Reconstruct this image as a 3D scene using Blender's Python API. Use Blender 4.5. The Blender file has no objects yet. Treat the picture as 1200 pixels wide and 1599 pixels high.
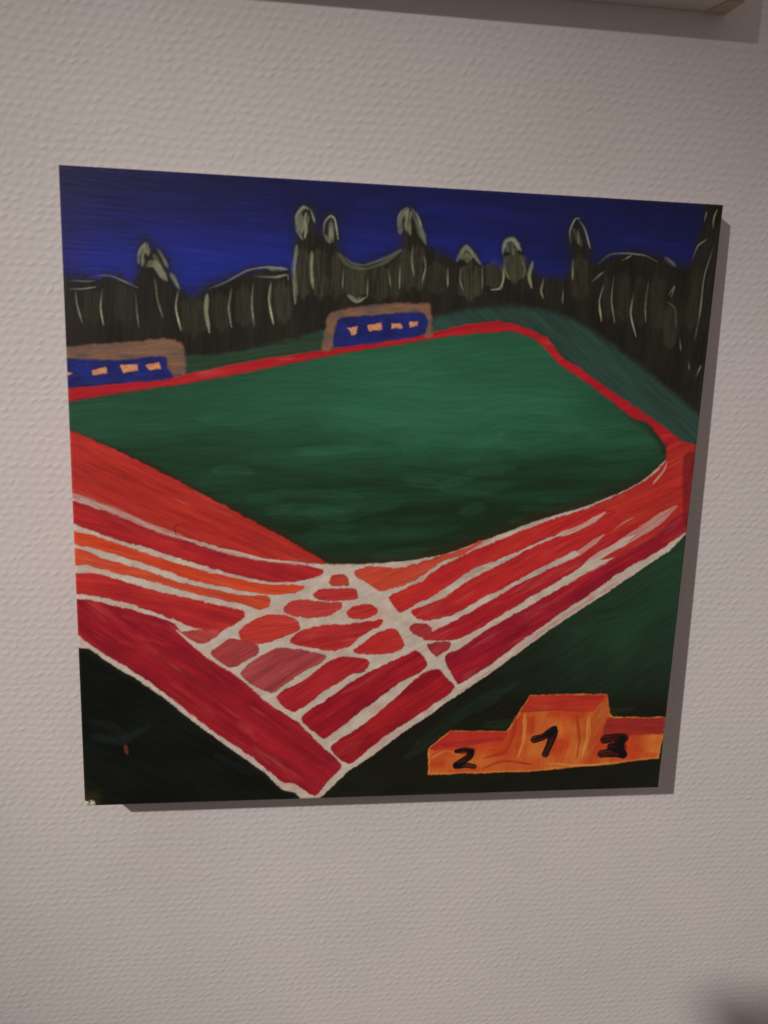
import bpy, bmesh, math, random
import numpy as np
from mathutils import Vector, Matrix

C = bpy.context.scene.collection
scene = bpy.context.scene
S = 0.4                       # the canvas is a 40 cm square
HANG = 1.15                   # height of its lower edge over the floor
A0, B0 = -0.0313, 0.037       # the wall as seen from the canvas: z = A0 + B0*y (the lower edge stands off the wall)
nrm = Vector((0, -B0, 1)).normalized(); up = Vector((0, 1, B0)).normalized(); org = Vector((0, 0, A0))
def to_world(p):              # canvas frame (x right, y up, z out) -> world (wall is the plane y = 0)
    d = Vector(p) - org
    return Vector((d.x, -d.dot(nrm), d.dot(up) + HANG))
ROT = Matrix(((1, 0, 0), (0, -nrm.y, -nrm.z), (0, up.y, up.z)))

# ---------------------------------------------------------------- camera
cam = bpy.data.cameras.new('camera'); co = bpy.data.objects.new('camera', cam); C.objects.link(co)
RC = Matrix(((0.99234473, 0.03526805, 0.1183558), (-0.01074201, 0.97937372, -0.20177149), (-0.12303065, 0.1989555, 0.9722552)))
CAM = (0.12804, 0.306086, 0.511425)
co.matrix_world = Matrix.Translation(to_world(CAM)) @ (ROT @ RC.transposed()).to_4x4()
cam.sensor_fit = 'HORIZONTAL'; cam.sensor_width = 36; cam.lens = 1279.5 / 1200 * 36
cam.clip_start = 0.01; cam.clip_end = 50
cam.dof.use_dof = True; cam.dof.focus_distance = 0.575; cam.dof.aperture_fstop = 7.5
scene.camera = co

# ---------------------------------------------------------------- light
scene.view_settings.view_transform = 'Standard'; scene.view_settings.look = 'None'
scene.view_settings.exposure = 0; scene.view_settings.gamma = 1
w = bpy.data.worlds.new('World'); scene.world = w; w.use_nodes = True
bg = w.node_tree.nodes['Background']; bg.inputs[1].default_value = 0.18
wt = w.node_tree; g_tc = wt.nodes.new('ShaderNodeTexCoord'); g_sp = wt.nodes.new('ShaderNodeSeparateXYZ'); g_cr = wt.nodes.new('ShaderNodeValToRGB'); g_mr = wt.nodes.new('ShaderNodeMapRange')
wt.links.new(g_tc.outputs['Generated'], g_sp.inputs[0]); wt.links.new(g_sp.outputs['Z'], g_mr.inputs['Value']); g_mr.inputs['From Min'].default_value = -1
wt.links.new(g_mr.outputs[0], g_cr.inputs[0]); wt.links.new(g_cr.outputs[0], bg.inputs[0])
g_cr.color_ramp.elements[0].position = .2; g_cr.color_ramp.elements[0].color = (.62, .46, .42, 1)      # floor side of the room
g_cr.color_ramp.elements[1].position = .8; g_cr.color_ramp.elements[1].color = (1.15, .94, .90, 1)     # ceiling side
lamp = bpy.data.lights.new('room_lamp', 'SPOT'); lo = bpy.data.objects.new('room_lamp', lamp); C.objects.link(lo)
lo.location = to_world((-1.7098, 1.7613, 2.2124))
aim = to_world((0.245, 0.01, 0)) - lo.location
lo.rotation_euler = aim.to_track_quat('-Z', 'Y').to_euler()
lamp.energy = 300; lamp.color = (1.0, 0.90, 0.862); lamp.shadow_soft_size = 0.042
lamp.spot_size = math.radians(19.8); lamp.spot_blend = 1.0

# ---------------------------------------------------------------- materials
def nodes(name):
    m = bpy.data.materials.new(name); m.use_nodes = True
    nt = m.node_tree; return m, nt, nt.nodes['Principled BSDF']
def N(nt, t, **k):
    n = nt.nodes.new(t)
    for a, b in k.items(): setattr(n, a, b)
    return n
def math_node(nt, op, a, b=None, c=None):
    n = N(nt, 'ShaderNodeMath', operation=op)
    for i, v in enumerate((a, b, c)):
        if v is None: continue
        if isinstance(v, (int, float)): n.inputs[i].default_value = v
        else: nt.links.new(v, n.inputs[i])
    return n.outputs[0]

def wallpaper():
    m, nt, b = nodes('woven_glass_wallpaper'); L = nt.links.new
    tc = N(nt, 'ShaderNodeTexCoord')
    warp = N(nt, 'ShaderNodeTexNoise'); warp.inputs['Scale'].default_value = 42; warp.inputs['Detail'].default_value = 2
    L(tc.outputs['Object'], warp.inputs['Vector'])
    sub = N(nt, 'ShaderNodeVectorMath', operation='SUBTRACT'); L(warp.outputs['Color'], sub.inputs[0]); sub.inputs[1].default_value = (.5, .5, .5)
    sc = N(nt, 'ShaderNodeVectorMath', operation='SCALE'); L(sub.outputs[0], sc.inputs[0]); sc.inputs['Scale'].default_value = 0.0075
    ad = N(nt, 'ShaderNodeVectorMath', operation='ADD'); L(tc.outputs['Object'], ad.inputs[0]); L(sc.outputs[0], ad.inputs[1])
    sep = N(nt, 'ShaderNodeSeparateXYZ'); L(ad.outputs[0], sep.inputs[0])
    x, z = sep.outputs['X'], sep.outputs['Z']
    px, pz = 0.0066, 0.0051                      # pitch of the weave
    zr = math_node(nt, 'DIVIDE', z, pz); r_ = math_node(nt, 'FLOOR', zr)
    def knot_layer(shift, lean, size):           # one raised knot per thread crossing, each of its own height and place
        rr = N(nt, 'ShaderNodeTexWhiteNoise', noise_dimensions='1D'); L(math_node(nt, 'ADD', r_, shift), rr.inputs['W'])
        u = math_node(nt, 'ADD', math_node(nt, 'DIVIDE', x, px), math_node(nt, 'MULTIPLY_ADD', r_, 0.37, math_node(nt, 'MULTIPLY', rr.outputs['Value'], 0.35)))
        u = math_node(nt, 'ADD', u, shift); c = math_node(nt, 'FLOOR', u)
        wn = N(nt, 'ShaderNodeTexWhiteNoise', noise_dimensions='2D'); cb = N(nt, 'ShaderNodeCombineXYZ'); L(c, cb.inputs[0]); L(r_, cb.inputs[1]); L(cb.outputs[0], wn.inputs['Vector'])
        ws = N(nt, 'ShaderNodeSeparateXYZ'); L(wn.outputs['Color'], ws.inputs[0])
        fu = math_node(nt, 'ADD', math_node(nt, 'SUBTRACT', u, c), math_node(nt, 'MULTIPLY_ADD', ws.outputs['X'], 0.3, -0.65))
        fz = math_node(nt, 'ADD', math_node(nt, 'SUBTRACT', zr, r_), math_node(nt, 'MULTIPLY_ADD', ws.outputs['Y'], 0.24, -0.62))
        fu = math_node(nt, 'MULTIPLY_ADD', fz, lean, fu)
        d2 = math_node(nt, 'ADD', math_node(nt, 'POWER', math_node(nt, 'DIVIDE', fu, .33 * size), 2), math_node(nt, 'POWER', math_node(nt, 'DIVIDE', fz, .46 * size), 2))
        bell = math_node(nt, 'EXPONENT', math_node(nt, 'MULTIPLY', d2, -1))
        win = lambda f: math_node(nt, 'SUBTRACT', 1, math_node(nt, 'POWER', math_node(nt, 'ABSOLUTE', math_node(nt, 'MULTIPLY_ADD', f, 2, -1)), 3))
        bell = math_node(nt, 'MULTIPLY', bell, math_node(nt, 'MULTIPLY', win(math_node(nt, 'SUBTRACT', zr, r_)), win(math_node(nt, 'SUBTRACT', u, c))))
        return math_node(nt, 'MULTIPLY', bell, math_node(nt, 'MULTIPLY_ADD', ws.outputs['Z'], .6, .45))
    patch = N(nt, 'ShaderNodeTexNoise'); patch.inputs['Scale'].default_value = 60; patch.inputs['Detail'].default_value = 3
    L(tc.outputs['Object'], patch.inputs['Vector'])
    fine = N(nt, 'ShaderNodeTexNoise'); fine.inputs['Scale'].default_value = 260; fine.inputs['Detail'].default_value = 3
    L(ad.outputs[0], fine.inputs['Vector'])
    h = math_node(nt, 'ADD', math_node(nt, 'MULTIPLY', knot_layer(0.0, -0.75, 1.0), 1.5), math_node(nt, 'MULTIPLY', knot_layer(0.53, -0.9, .8), 0.5))
    h = math_node(nt, 'MULTIPLY_ADD', math_node(nt, 'SINE', math_node(nt, 'MULTIPLY', zr, 2 * math.pi)), .03, h)
    h = math_node(nt, 'MULTIPLY_ADD', fine.outputs['Fac'], 1.1, h)
    h = math_node(nt, 'MULTIPLY_ADD', patch.outputs['Fac'], 1.0, h)
    bp = N(nt, 'ShaderNodeBump'); bp.inputs['Strength'].default_value = WALL_BUMP; bp.inputs['Distance'].default_value = 0.0004
    L(h, bp.inputs['Height']); L(bp.outputs[0], b.inputs['Normal'])
    big = N(nt, 'ShaderNodeTexNoise'); big.inputs['Scale'].default_value = 6; big.inputs['Detail'].default_value = 4
    L(tc.outputs['Object'], big.inputs['Vector'])
    cr = N(nt, 'ShaderNodeValToRGB'); cr.color_ramp.elements[0].position = .3; cr.color_ramp.elements[1].position = .7
    cr.color_ramp.elements[0].color = (0.72, 0.705, 0.67, 1); cr.color_ramp.elements[1].color = (0.80, 0.775, 0.765, 1)
    L(big.outputs['Fac'], cr.inputs[0])
    sk = N(nt, 'ShaderNodeTexNoise'); sk.inputs['Scale'].default_value = 42; sk.inputs['Detail'].default_value = 5; sk.inputs['Roughness'].default_value = .7; L(tc.outputs['Object'], sk.inputs['Vector'])
    sm = N(nt, 'ShaderNodeMapRange'); sm.inputs['From Min'].default_value = .70; sm.inputs['From Max'].default_value = .78; L(sk.outputs['Fac'], sm.inputs['Value'])
    st = N(nt, 'ShaderNodeMix', data_type='RGBA'); L(math_node(nt, 'MULTIPLY', sm.outputs[0], .5), st.inputs['Factor']); L(cr.outputs[0], st.inputs['A']); st.inputs['B'].default_value = (.42, .38, .34, 1)
    L(st.outputs['Result'], b.inputs['Base Color'])
    b.inputs['Roughness'].default_value = 0.62; b.inputs['Specular IOR Level'].default_value = 0.25
    return m
WALL_BUMP = 0.40
M_WALL = wallpaper()

def acrylic():
    m, nt, b = nodes('acrylic_paint_on_cotton'); L = nt.links.new
    at = N(nt, 'ShaderNodeAttribute', attribute_name='paint'); tc = N(nt, 'ShaderNodeTexCoord')
    sp = N(nt, 'ShaderNodeSeparateXYZ'); L(tc.outputs['Object'], sp.inputs[0])
    k = 2 * math.pi / 0.00062                    # threads of the cotton
    a = math_node(nt, 'SINE', math_node(nt, 'MULTIPLY', sp.outputs['X'], k)); c = math_node(nt, 'SINE', math_node(nt, 'MULTIPLY', sp.outputs['Y'], k))
    wv = math_node(nt, 'MULTIPLY', a, c)
    no = N(nt, 'ShaderNodeTexNoise'); no.inputs['Scale'].default_value = 900; no.inputs['Detail'].default_value = 3; L(tc.outputs['Object'], no.inputs['Vector'])
    h = math_node(nt, 'MULTIPLY_ADD', wv, 0.5, no.outputs['Fac'])
    bp = N(nt, 'ShaderNodeBump'); bp.inputs['Strength'].default_value = 0.7; bp.inputs['Distance'].default_value = 0.00007
    L(h, bp.inputs['Height']); L(bp.outputs[0], b.inputs['Normal'])
    mx = N(nt, 'ShaderNodeHueSaturation'); L(at.outputs['Color'], mx.inputs['Color'])
    L(math_node(nt, 'MULTIPLY_ADD', h, 0.24, 0.88), mx.inputs['Value'])
    L(mx.outputs[0], b.inputs['Base Color'])
    b.inputs['Roughness'].default_value = 0.36; b.inputs['Specular IOR Level'].default_value = 0.22
    return m
M_PAINT = acrylic()
def plain(name, col, rough=.6, spec=.3, scale=60, amt=.15, bump=0.0):
    m, nt, b = nodes(name); L = nt.links.new
    tc = N(nt, 'ShaderNodeTexCoord'); no = N(nt, 'ShaderNodeTexNoise'); no.inputs['Scale'].default_value = scale; no.inputs['Detail'].default_value = 4
    L(tc.outputs['Object'], no.inputs['Vector'])
    cr = N(nt, 'ShaderNodeValToRGB'); cr.color_ramp.elements[0].position = .3; cr.color_ramp.elements[1].position = .7
    cr.color_ramp.elements[0].color = (*[c * (1 - amt) for c in col], 1); cr.color_ramp.elements[1].color = (*[min(1, c * (1 + amt)) for c in col], 1)
    L(no.outputs['Fac'], cr.inputs[0]); L(cr.outputs[0], b.inputs['Base Color'])
    b.inputs['Roughness'].default_value = rough; b.inputs['Specular IOR Level'].default_value = spec
    if bump:
        bp = N(nt, 'ShaderNodeBump'); bp.inputs['Strength'].default_value = bump; bp.inputs['Distance'].default_value = .0005
        L(no.outputs['Fac'], bp.inputs['Height']); L(bp.outputs[0], b.inputs['Normal'])
    return m
M_WOOD = plain('pine_stretcher', (.55, .38, .22)); M_COTTON = plain('primed_cotton', (.66, .62, .57), .8, .2, 900, .1, .6)

# ---------------------------------------------------------------- helpers
def empty(name, loc, label=None, cat=None):
    o = bpy.data.objects.new(name, None); C.objects.link(o); o.location = loc; o.empty_display_size = .02
    if label: o['label'] = label; o['category'] = cat
    return o
def mesh_obj(name, verts, faces, mat, parent=None, smooth=False, kind=None, label=None):
    me = bpy.data.meshes.new(name); me.from_pydata([tuple(v) for v in verts], [], faces); me.materials.append(mat)
    if smooth: me.polygons.foreach_set('use_smooth', [True] * len(me.polygons))
    o = bpy.data.objects.new(name, me); C.objects.link(o)
    if parent: o.parent = parent
    if kind: o['kind'] = kind
    if label: o['label'] = label
    return o

# ---------------------------------------------------------------- the wall
wv = [(-2.5, 0, 0), (2.5, 0, 0), (2.5, 0, 2.8), (-2.5, 0, 2.8), (-2.5, .12, 0), (2.5, .12, 0), (2.5, .12, 2.8), (-2.5, .12, 2.8)]
mesh_obj('wall', wv, [(0, 1, 2, 3), (5, 4, 7, 6), (1, 5, 6, 2), (4, 0, 3, 7), (3, 2, 6, 7), (4, 5, 1, 0)], M_WALL, kind='structure')

# ---------------------------------------------------------------- the picture: traced outlines, in tenths of a millimetre on the canvas
TREES = [[-63,3403],[44,3394],[188,3393],[253,3414],[333,3414],[394,3380],[418,3482],[428,3590],[476,3621],[518,3580],[555,3578],[597,3509],[643,3402],[672,3356],[735,3333],[847,3389],[997,3454],[1109,3496],[1298,3497],[1332,3488],[1336,3779],[1362,3841],[1406,3851],[1437,3838],[1461,3768],[1485,3707],[1502,3795],[1539,3815],[1574,3792],[1600,3684],[1620,3619],[1672,3559],[1719,3550],[1873,3587],[1967,3665],[1954,3811],[1966,3877],[2005,3883],[2048,3871],[2091,3782],[2135,3673],[2183,3657],[2264,3624],[2312,3607],[2333,3665],[2376,3678],[2421,3650],[2474,3577],[2526,3572],[2598,3583],[2600,3677],[2645,3728],[2691,3708],[2735,3646],[2766,3610],[2802,3574],[2875,3520],[2958,3516],[3019,3526],[3030,3641],[3010,3773],[3025,3849],[3059,3877],[3103,3841],[3144,3742],[3173,3648],[3216,3631],[3276,3661],[3418,3698],[3545,3693],[3698,3642],[3743,3625],[3817,3647],[3859,3796],[3864,3930],[3866,4025],[4055,4035],[4132,2554],[3652,2876],[3378,3029],[3110,3179],[2690,3242],[2128,3143],[1499,2967],[653,2787],[-92,2727]]
BANKL = [[618,2953],[844,2972],[1111,3027],[1342,3088],[1573,3157],[1578,2970],[653,2787]]
BANKR = [[2104,3231],[2281,3284],[2440,3325],[2642,3349],[2890,3332],[3102,3274],[3368,3129],[3644,2957],[3968,2727],[4121,2639],[4118,2297],[3780,2504],[3495,2707],[2953,3055],[2693,3203],[2429,3174],[2110,3085]]
PITCH = [[-95,2659],[1,2669],[202,2713],[408,2757],[729,2812],[1112,2897],[1538,2995],[1891,3065],[2289,3142],[2531,3174],[2694,3188],[2841,3146],[2921,3082],[2998,3005],[3222,2871],[3520,2674],[3635,2627],[3762,2504],[3796,2475],[3795,2411],[3753,2347],[3631,2237],[3462,2149],[3228,2056],[2950,1971],[2739,1887],[2487,1794],[2319,1737],[2108,1698],[1857,1671],[1607,1666],[1504,1683],[1339,1792],[1116,1907],[877,2036],[568,2210],[303,2344],[136,2415],[4,2474],[-101,2518]]
BAND = [[-92,2738],[0,2749],[241,2775],[540,2818],[692,2849],[1111,2947],[1498,3017],[1890,3096],[2168,3145],[2407,3208],[2609,3235],[2733,3216],[2925,3145],[3017,3041],[3149,2966],[3399,2811],[3582,2709],[3770,2597],[4012,2428],[4113,2340],[3888,2336],[3797,2467],[3762,2504],[3643,2627],[3521,2666],[3222,2863],[2999,2993],[2922,3070],[2842,3134],[2695,3176],[2531,3162],[2289,3130],[1892,3054],[1538,2984],[1112,2885],[729,2801],[408,2745],[202,2705],[1,2665],[-96,2648]]
TRACKBASE = [[-101,2537],[4,2482],[136,2423],[341,2333],[606,2199],[917,2029],[1156,1899],[1359,1784],[1504,1687],[1607,1670],[1857,1675],[2108,1693],[2319,1733],[2487,1790],[2739,1887],[2950,1971],[3228,2056],[3462,2149],[3631,2237],[3753,2347],[3799,2411],[3796,2475],[3918,2465],[4105,2404],[4160,1947],[3990,1834],[3808,1699],[3554,1519],[3324,1356],[3098,1203],[2886,1035],[2673,862],[2475,735],[2180,521],[1948,342],[1767,219],[1695,150],[1545,-9],[1472,-103],[1296,72],[1101,272],[911,417],[725,573],[542,739],[363,884],[222,982],[71,1092],[-14,1119],[-161,1163]]
LANE0 = [[-99,2568],[5,2489],[155,2427],[341,2341],[606,2207],[917,2037],[1156,1908],[1359,1796],[1483,1717],[1558,1670],[1401,1687],[1238,1699],[1036,1736],[876,1785],[679,1842],[504,1902],[332,1982],[180,2044],[68,2087],[-118,2148]]
LANE1 = [[-119,2108],[7,2062],[141,2012],[198,1996],[331,1945],[523,1861],[718,1801],[916,1735],[1117,1690],[1279,1669],[1443,1653],[1534,1631],[1538,1606],[1461,1571],[1362,1554],[1227,1550],[1036,1588],[824,1647],[610,1717],[404,1786],[212,1838],[99,1886],[16,1922],[-126,1949]]
LANE2 = [[-129,1888],[29,1861],[135,1838],[326,1765],[520,1700],[716,1634],[955,1575],[1199,1524],[1322,1524],[1420,1516],[1388,1485],[1281,1468],[1118,1477],[955,1511],[715,1567],[518,1638],[324,1708],[133,1764],[19,1792],[-132,1828]]
LANE3 = [[-134,1767],[25,1755],[169,1695],[400,1625],[608,1550],[823,1499],[1036,1456],[1179,1451],[1204,1421],[1192,1382],[1126,1370],[1036,1400],[915,1430],[754,1469],[607,1512],[399,1575],[206,1624],[53,1665],[-2,1653],[-139,1665]]
LANE4 = [[-140,1624],[-4,1599],[127,1599],[281,1550],[515,1478],[714,1427],[915,1379],[1024,1357],[1041,1318],[975,1262],[894,1219],[853,1185],[792,1224],[672,1268],[513,1338],[317,1411],[161,1449],[26,1474],[-147,1479]]
LANE4B = [[634,1210],[742,1221],[804,1217],[867,1220],[859,1183],[773,1134],[695,1168],[626,1215]]
LANE5 = [[-148,1458],[-2,1437],[121,1416],[315,1364],[512,1304],[599,1260],[646,1186],[710,1112],[831,1014],[995,896],[1205,703],[1397,562],[1550,395],[1683,264],[1676,212],[1599,134],[1535,35],[1500,41],[1381,131],[1295,148],[1122,309],[911,472],[725,627],[543,792],[364,937],[223,1030],[73,1144],[-3,1204],[-158,1227]]
CELLS = [[[1588,1546],[1603,1587],[1650,1603],[1699,1579],[1708,1529],[1652,1521],[1604,1529]],[[1486,1463],[1525,1499],[1653,1501],[1749,1496],[1769,1462],[1759,1432],[1655,1423],[1527,1426]],[[1293,1364],[1329,1410],[1400,1427],[1559,1413],[1668,1409],[1664,1371],[1593,1321],[1465,1305],[1370,1317],[1314,1339]],[[1708,1345],[1752,1379],[1849,1399],[1898,1370],[1903,1328],[1820,1298],[1738,1303]],[[1015,1215],[1070,1273],[1180,1323],[1306,1322],[1386,1280],[1399,1229],[1339,1196],[1197,1138],[1086,1131],[1023,1165]],[[1340,1162],[1419,1216],[1562,1253],[1756,1261],[1929,1288],[1927,1251],[1823,1192],[1727,1108],[1598,1075],[1469,1102],[1356,1128]],[[1764,1073],[1825,1132],[1920,1200],[2018,1225],[2069,1173],[2092,1104],[2024,1061],[1893,1046],[1794,1055]],[[831,1074],[960,1166],[1070,1139],[1126,1113],[1134,1071],[1055,1013],[960,966],[881,998]],[[1018,928],[1134,1029],[1261,1099],[1469,1073],[1567,1041],[1551,998],[1423,931],[1295,838],[1215,787],[1119,832]],[[1259,752],[1296,803],[1408,853],[1536,955],[1664,1031],[1828,1020],[1865,985],[1831,934],[1733,900],[1572,798],[1475,713],[1379,653],[1297,690]],[[1424,591],[1460,643],[1606,745],[1799,882],[1994,984],[2173,1068],[2242,1007],[2253,963],[2197,911],[2098,860],[1871,687],[1644,497],[1579,453],[1495,509]],[[1627,380],[1663,424],[1842,546],[2037,720],[2214,893],[2330,936],[2401,864],[2451,810],[2390,740],[2210,609],[1980,452],[1783,276],[1733,269],[1665,316]],[[2125,1224],[2148,1255],[2231,1258],[2274,1232],[2275,1197],[2227,1168],[2151,1190]],[[2251,1111],[2320,1128],[2401,1127],[2398,1084],[2325,1032],[2273,1067]]]
LANEA = [[1754,1615],[1783,1636],[1828,1645],[1916,1645],[2026,1637],[2156,1668],[2319,1724],[2483,1777],[2579,1825],[2464,1742],[2321,1690],[2202,1603],[2094,1541],[1930,1489],[1853,1537],[1776,1580]]
REDRIGHT = [[3797,2467],[3869,2506],[4103,2417],[4162,1938],[3987,1901],[3814,1780],[3685,1703],[3503,1721],[3347,1711],[3254,1755],[3137,1829],[3087,1894],[3167,1999],[3294,2052],[3412,2110],[3582,2194],[3666,2242],[3747,2312],[3794,2373],[3805,2441]]
EDGESTRIP = [[3915,2414],[4010,2441],[4011,2209],[4007,1923],[3964,1981],[3929,2207]]
LANEB = [[1987,1432],[2008,1463],[2053,1485],[2204,1555],[2269,1616],[2377,1681],[2507,1747],[2704,1835],[2995,1954],[3209,2021],[3338,2048],[3473,2028],[3400,2001],[3238,1939],[3110,1890],[2919,1806],[2712,1713],[2547,1651],[2385,1537],[2268,1454],[2168,1405],[2080,1353],[2046,1348]]
LANEC = [[2136,1343],[2212,1379],[2334,1431],[2442,1506],[2606,1608],[2715,1665],[2921,1779],[3133,1877],[3304,1939],[3454,2002],[3525,1950],[3398,1879],[3187,1755],[2932,1621],[2726,1502],[2594,1435],[2485,1369],[2375,1311],[2263,1289],[2172,1303]]
LANED = [[2226,1155],[2344,1231],[2471,1297],[2724,1453],[2936,1573],[3149,1675],[3362,1786],[3489,1866],[3706,1943],[3493,1822],[3325,1702],[3157,1582],[2945,1452],[2733,1318],[2564,1207],[2444,1149],[2327,1145]]
LANEE = [[2381,1027],[2462,1071],[2652,1206],[2822,1309],[3035,1434],[3248,1564],[3419,1658],[3546,1739],[3759,1864],[3924,2011],[4099,2079],[4110,1982],[3986,1914],[3813,1784],[3642,1676],[3515,1596],[3304,1434],[3091,1285],[2879,1122],[2667,954],[2497,837],[2461,847]]
WLINES = [[[[3089,1868],[3197,1904],[3302,1957],[3407,2027]],3.2,0.8],[[[3146,1710],[3254,1755],[3337,1817],[3412,1875]],3.0,0.75],[[[3305,1675],[3390,1729],[3526,1809],[3623,1872]],4.6,0.95],[[[3496,1787],[3623,1872],[3720,1934],[3812,2005],[3899,2076]],6.0,0.6],[[[3484,1915],[3546,1963],[3610,1995]],1.2,0.4],[[[3721,2226],[3783,2313],[3803,2377]],1.2,0.7],[[[12,2102],[142,2048],[274,1997],[427,1922],[562,1874],[718,1813]],3.4,0.45],[[[876,1768],[996,1744],[1157,1698],[1320,1678]],1.4,0.9],[[[615,1225],[710,1138],[848,1027],[1024,896]],1.6,0.9],[[[3772,1740],[3861,1767],[3939,1803]],0.9,0.7]]
DARKL = [[-162,1142],[5,1110],[71,1105],[148,1040],[222,982],[363,893],[542,748],[725,582],[911,426],[1101,272],[1187,204],[1295,86],[1348,65],[1409,30],[1421,-198],[-217,-132]]
GREENR = [[4160,1947],[3994,1879],[3905,1776],[3808,1708],[3553,1524],[3324,1361],[3097,1207],[2885,1039],[2672,876],[2475,735],[2373,662],[2296,598],[2180,521],[1948,342],[1816,222],[1729,163],[1666,59],[1532,-18],[1526,-202],[4436,-319]]
POD = [[2293,358],[2441,486],[2840,469],[2910,599],[2988,734],[3250,742],[3544,733],[3575,585],[3604,562],[3987,552],[3992,417],[3969,237],[3693,211],[3296,181],[3012,161],[2302,161]]
PODT1 = [[2298,354],[2441,482],[2849,469],[2818,403],[2576,378],[2336,344]]
PODT2 = [[2926,613],[2988,732],[3250,738],[3540,729],[3453,606],[3189,621],[2961,613]]
PODT3 = [[3542,558],[3984,549],[3992,422],[3536,426]]
PODSIDE = [[3453,606],[3541,718],[3575,585],[3509,427],[3462,252],[3438,214]]
PODST = [[[[2894,581],[2885,453],[2841,325],[2687,274]],5,0.5],[[[2962,598],[2967,414],[2933,267]],5,0.5],[[[3227,592],[3278,406],[3256,239]],6,0.5],[[[3335,572],[3367,404],[3362,254]],5,0.45],[[[3424,570],[3430,403],[3398,253]],6,0.5],[[[2647,349],[2787,345],[2821,363]],4,0.5],[[[2691,199],[2828,251],[3043,217]],4,0.55],[[[2322,284],[2423,336],[2529,297]],3,0.45],[[[3748,395],[3741,282],[3943,276]],5,0.4],[[[3016,579],[3018,431]],4,0.4],[[[3675,207],[3403,197],[3150,223]],3,0.5]]
DIG2 = [[[[2492,331],[2547,339],[2600,328]],2.8,1],[[[2596,328],[2581,286],[2498,227]],5.0,1],[[[2495,220],[2559,225],[2624,212]],4.2,1]]
DIG1 = [[[[3043,407],[3107,426],[3174,479]],5.0,1],[[[3133,438],[3182,487]],4,1],[[[3181,461],[3156,372],[3130,293]],5.6,1]]
DIG3 = [[[[3557,394],[3628,405],[3696,400]],6,1],[[[3678,396],[3673,340],[3701,273]],5.5,1],[[[3608,338],[3677,332]],6,1],[[[3540,283],[3612,289],[3705,271]],6,1]]
ROOF1 = [[-93,2982],[4,2988],[150,3003],[310,3021],[532,3050],[632,3051],[679,3015],[690,2953],[692,2849],[654,2838],[610,2830],[579,2886],[562,2948],[369,2925],[245,2913],[1,2917],[-96,2914]]
BLUE1 = [[-96,2914],[1,2920],[245,2918],[369,2928],[568,2954],[585,2886],[609,2821],[328,2787],[80,2757],[-6,2740],[-104,2733]]
WIN1 = [[[145,2857],[229,2875],[232,2840],[151,2826]],[[313,2890],[408,2898],[412,2861],[327,2850]],[[458,2895],[537,2916],[543,2880],[481,2868]],[[-39,2841],[32,2836],[-3,2815],[-40,2816]]]
ROOF2 = [[1511,3021],[1525,3134],[1552,3236],[1674,3279],[1948,3315],[2146,3321],[2168,3286],[2188,3135],[2148,3129],[2125,3264],[1832,3242],[1618,3213],[1587,3149],[1574,3034]]
BLUE2 = [[1576,3044],[1589,3149],[1617,3216],[1832,3242],[2127,3264],[2141,3141],[1917,3088],[1707,3055]]
WIN2 = [[[1662,3159],[1719,3168],[1715,3124],[1688,3118]],[[1785,3177],[1873,3200],[1872,3157],[1796,3147]],[[1929,3197],[1995,3200],[1996,3171],[1934,3166]],[[2042,3208],[2095,3217],[2096,3187],[2049,3179]]]
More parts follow.
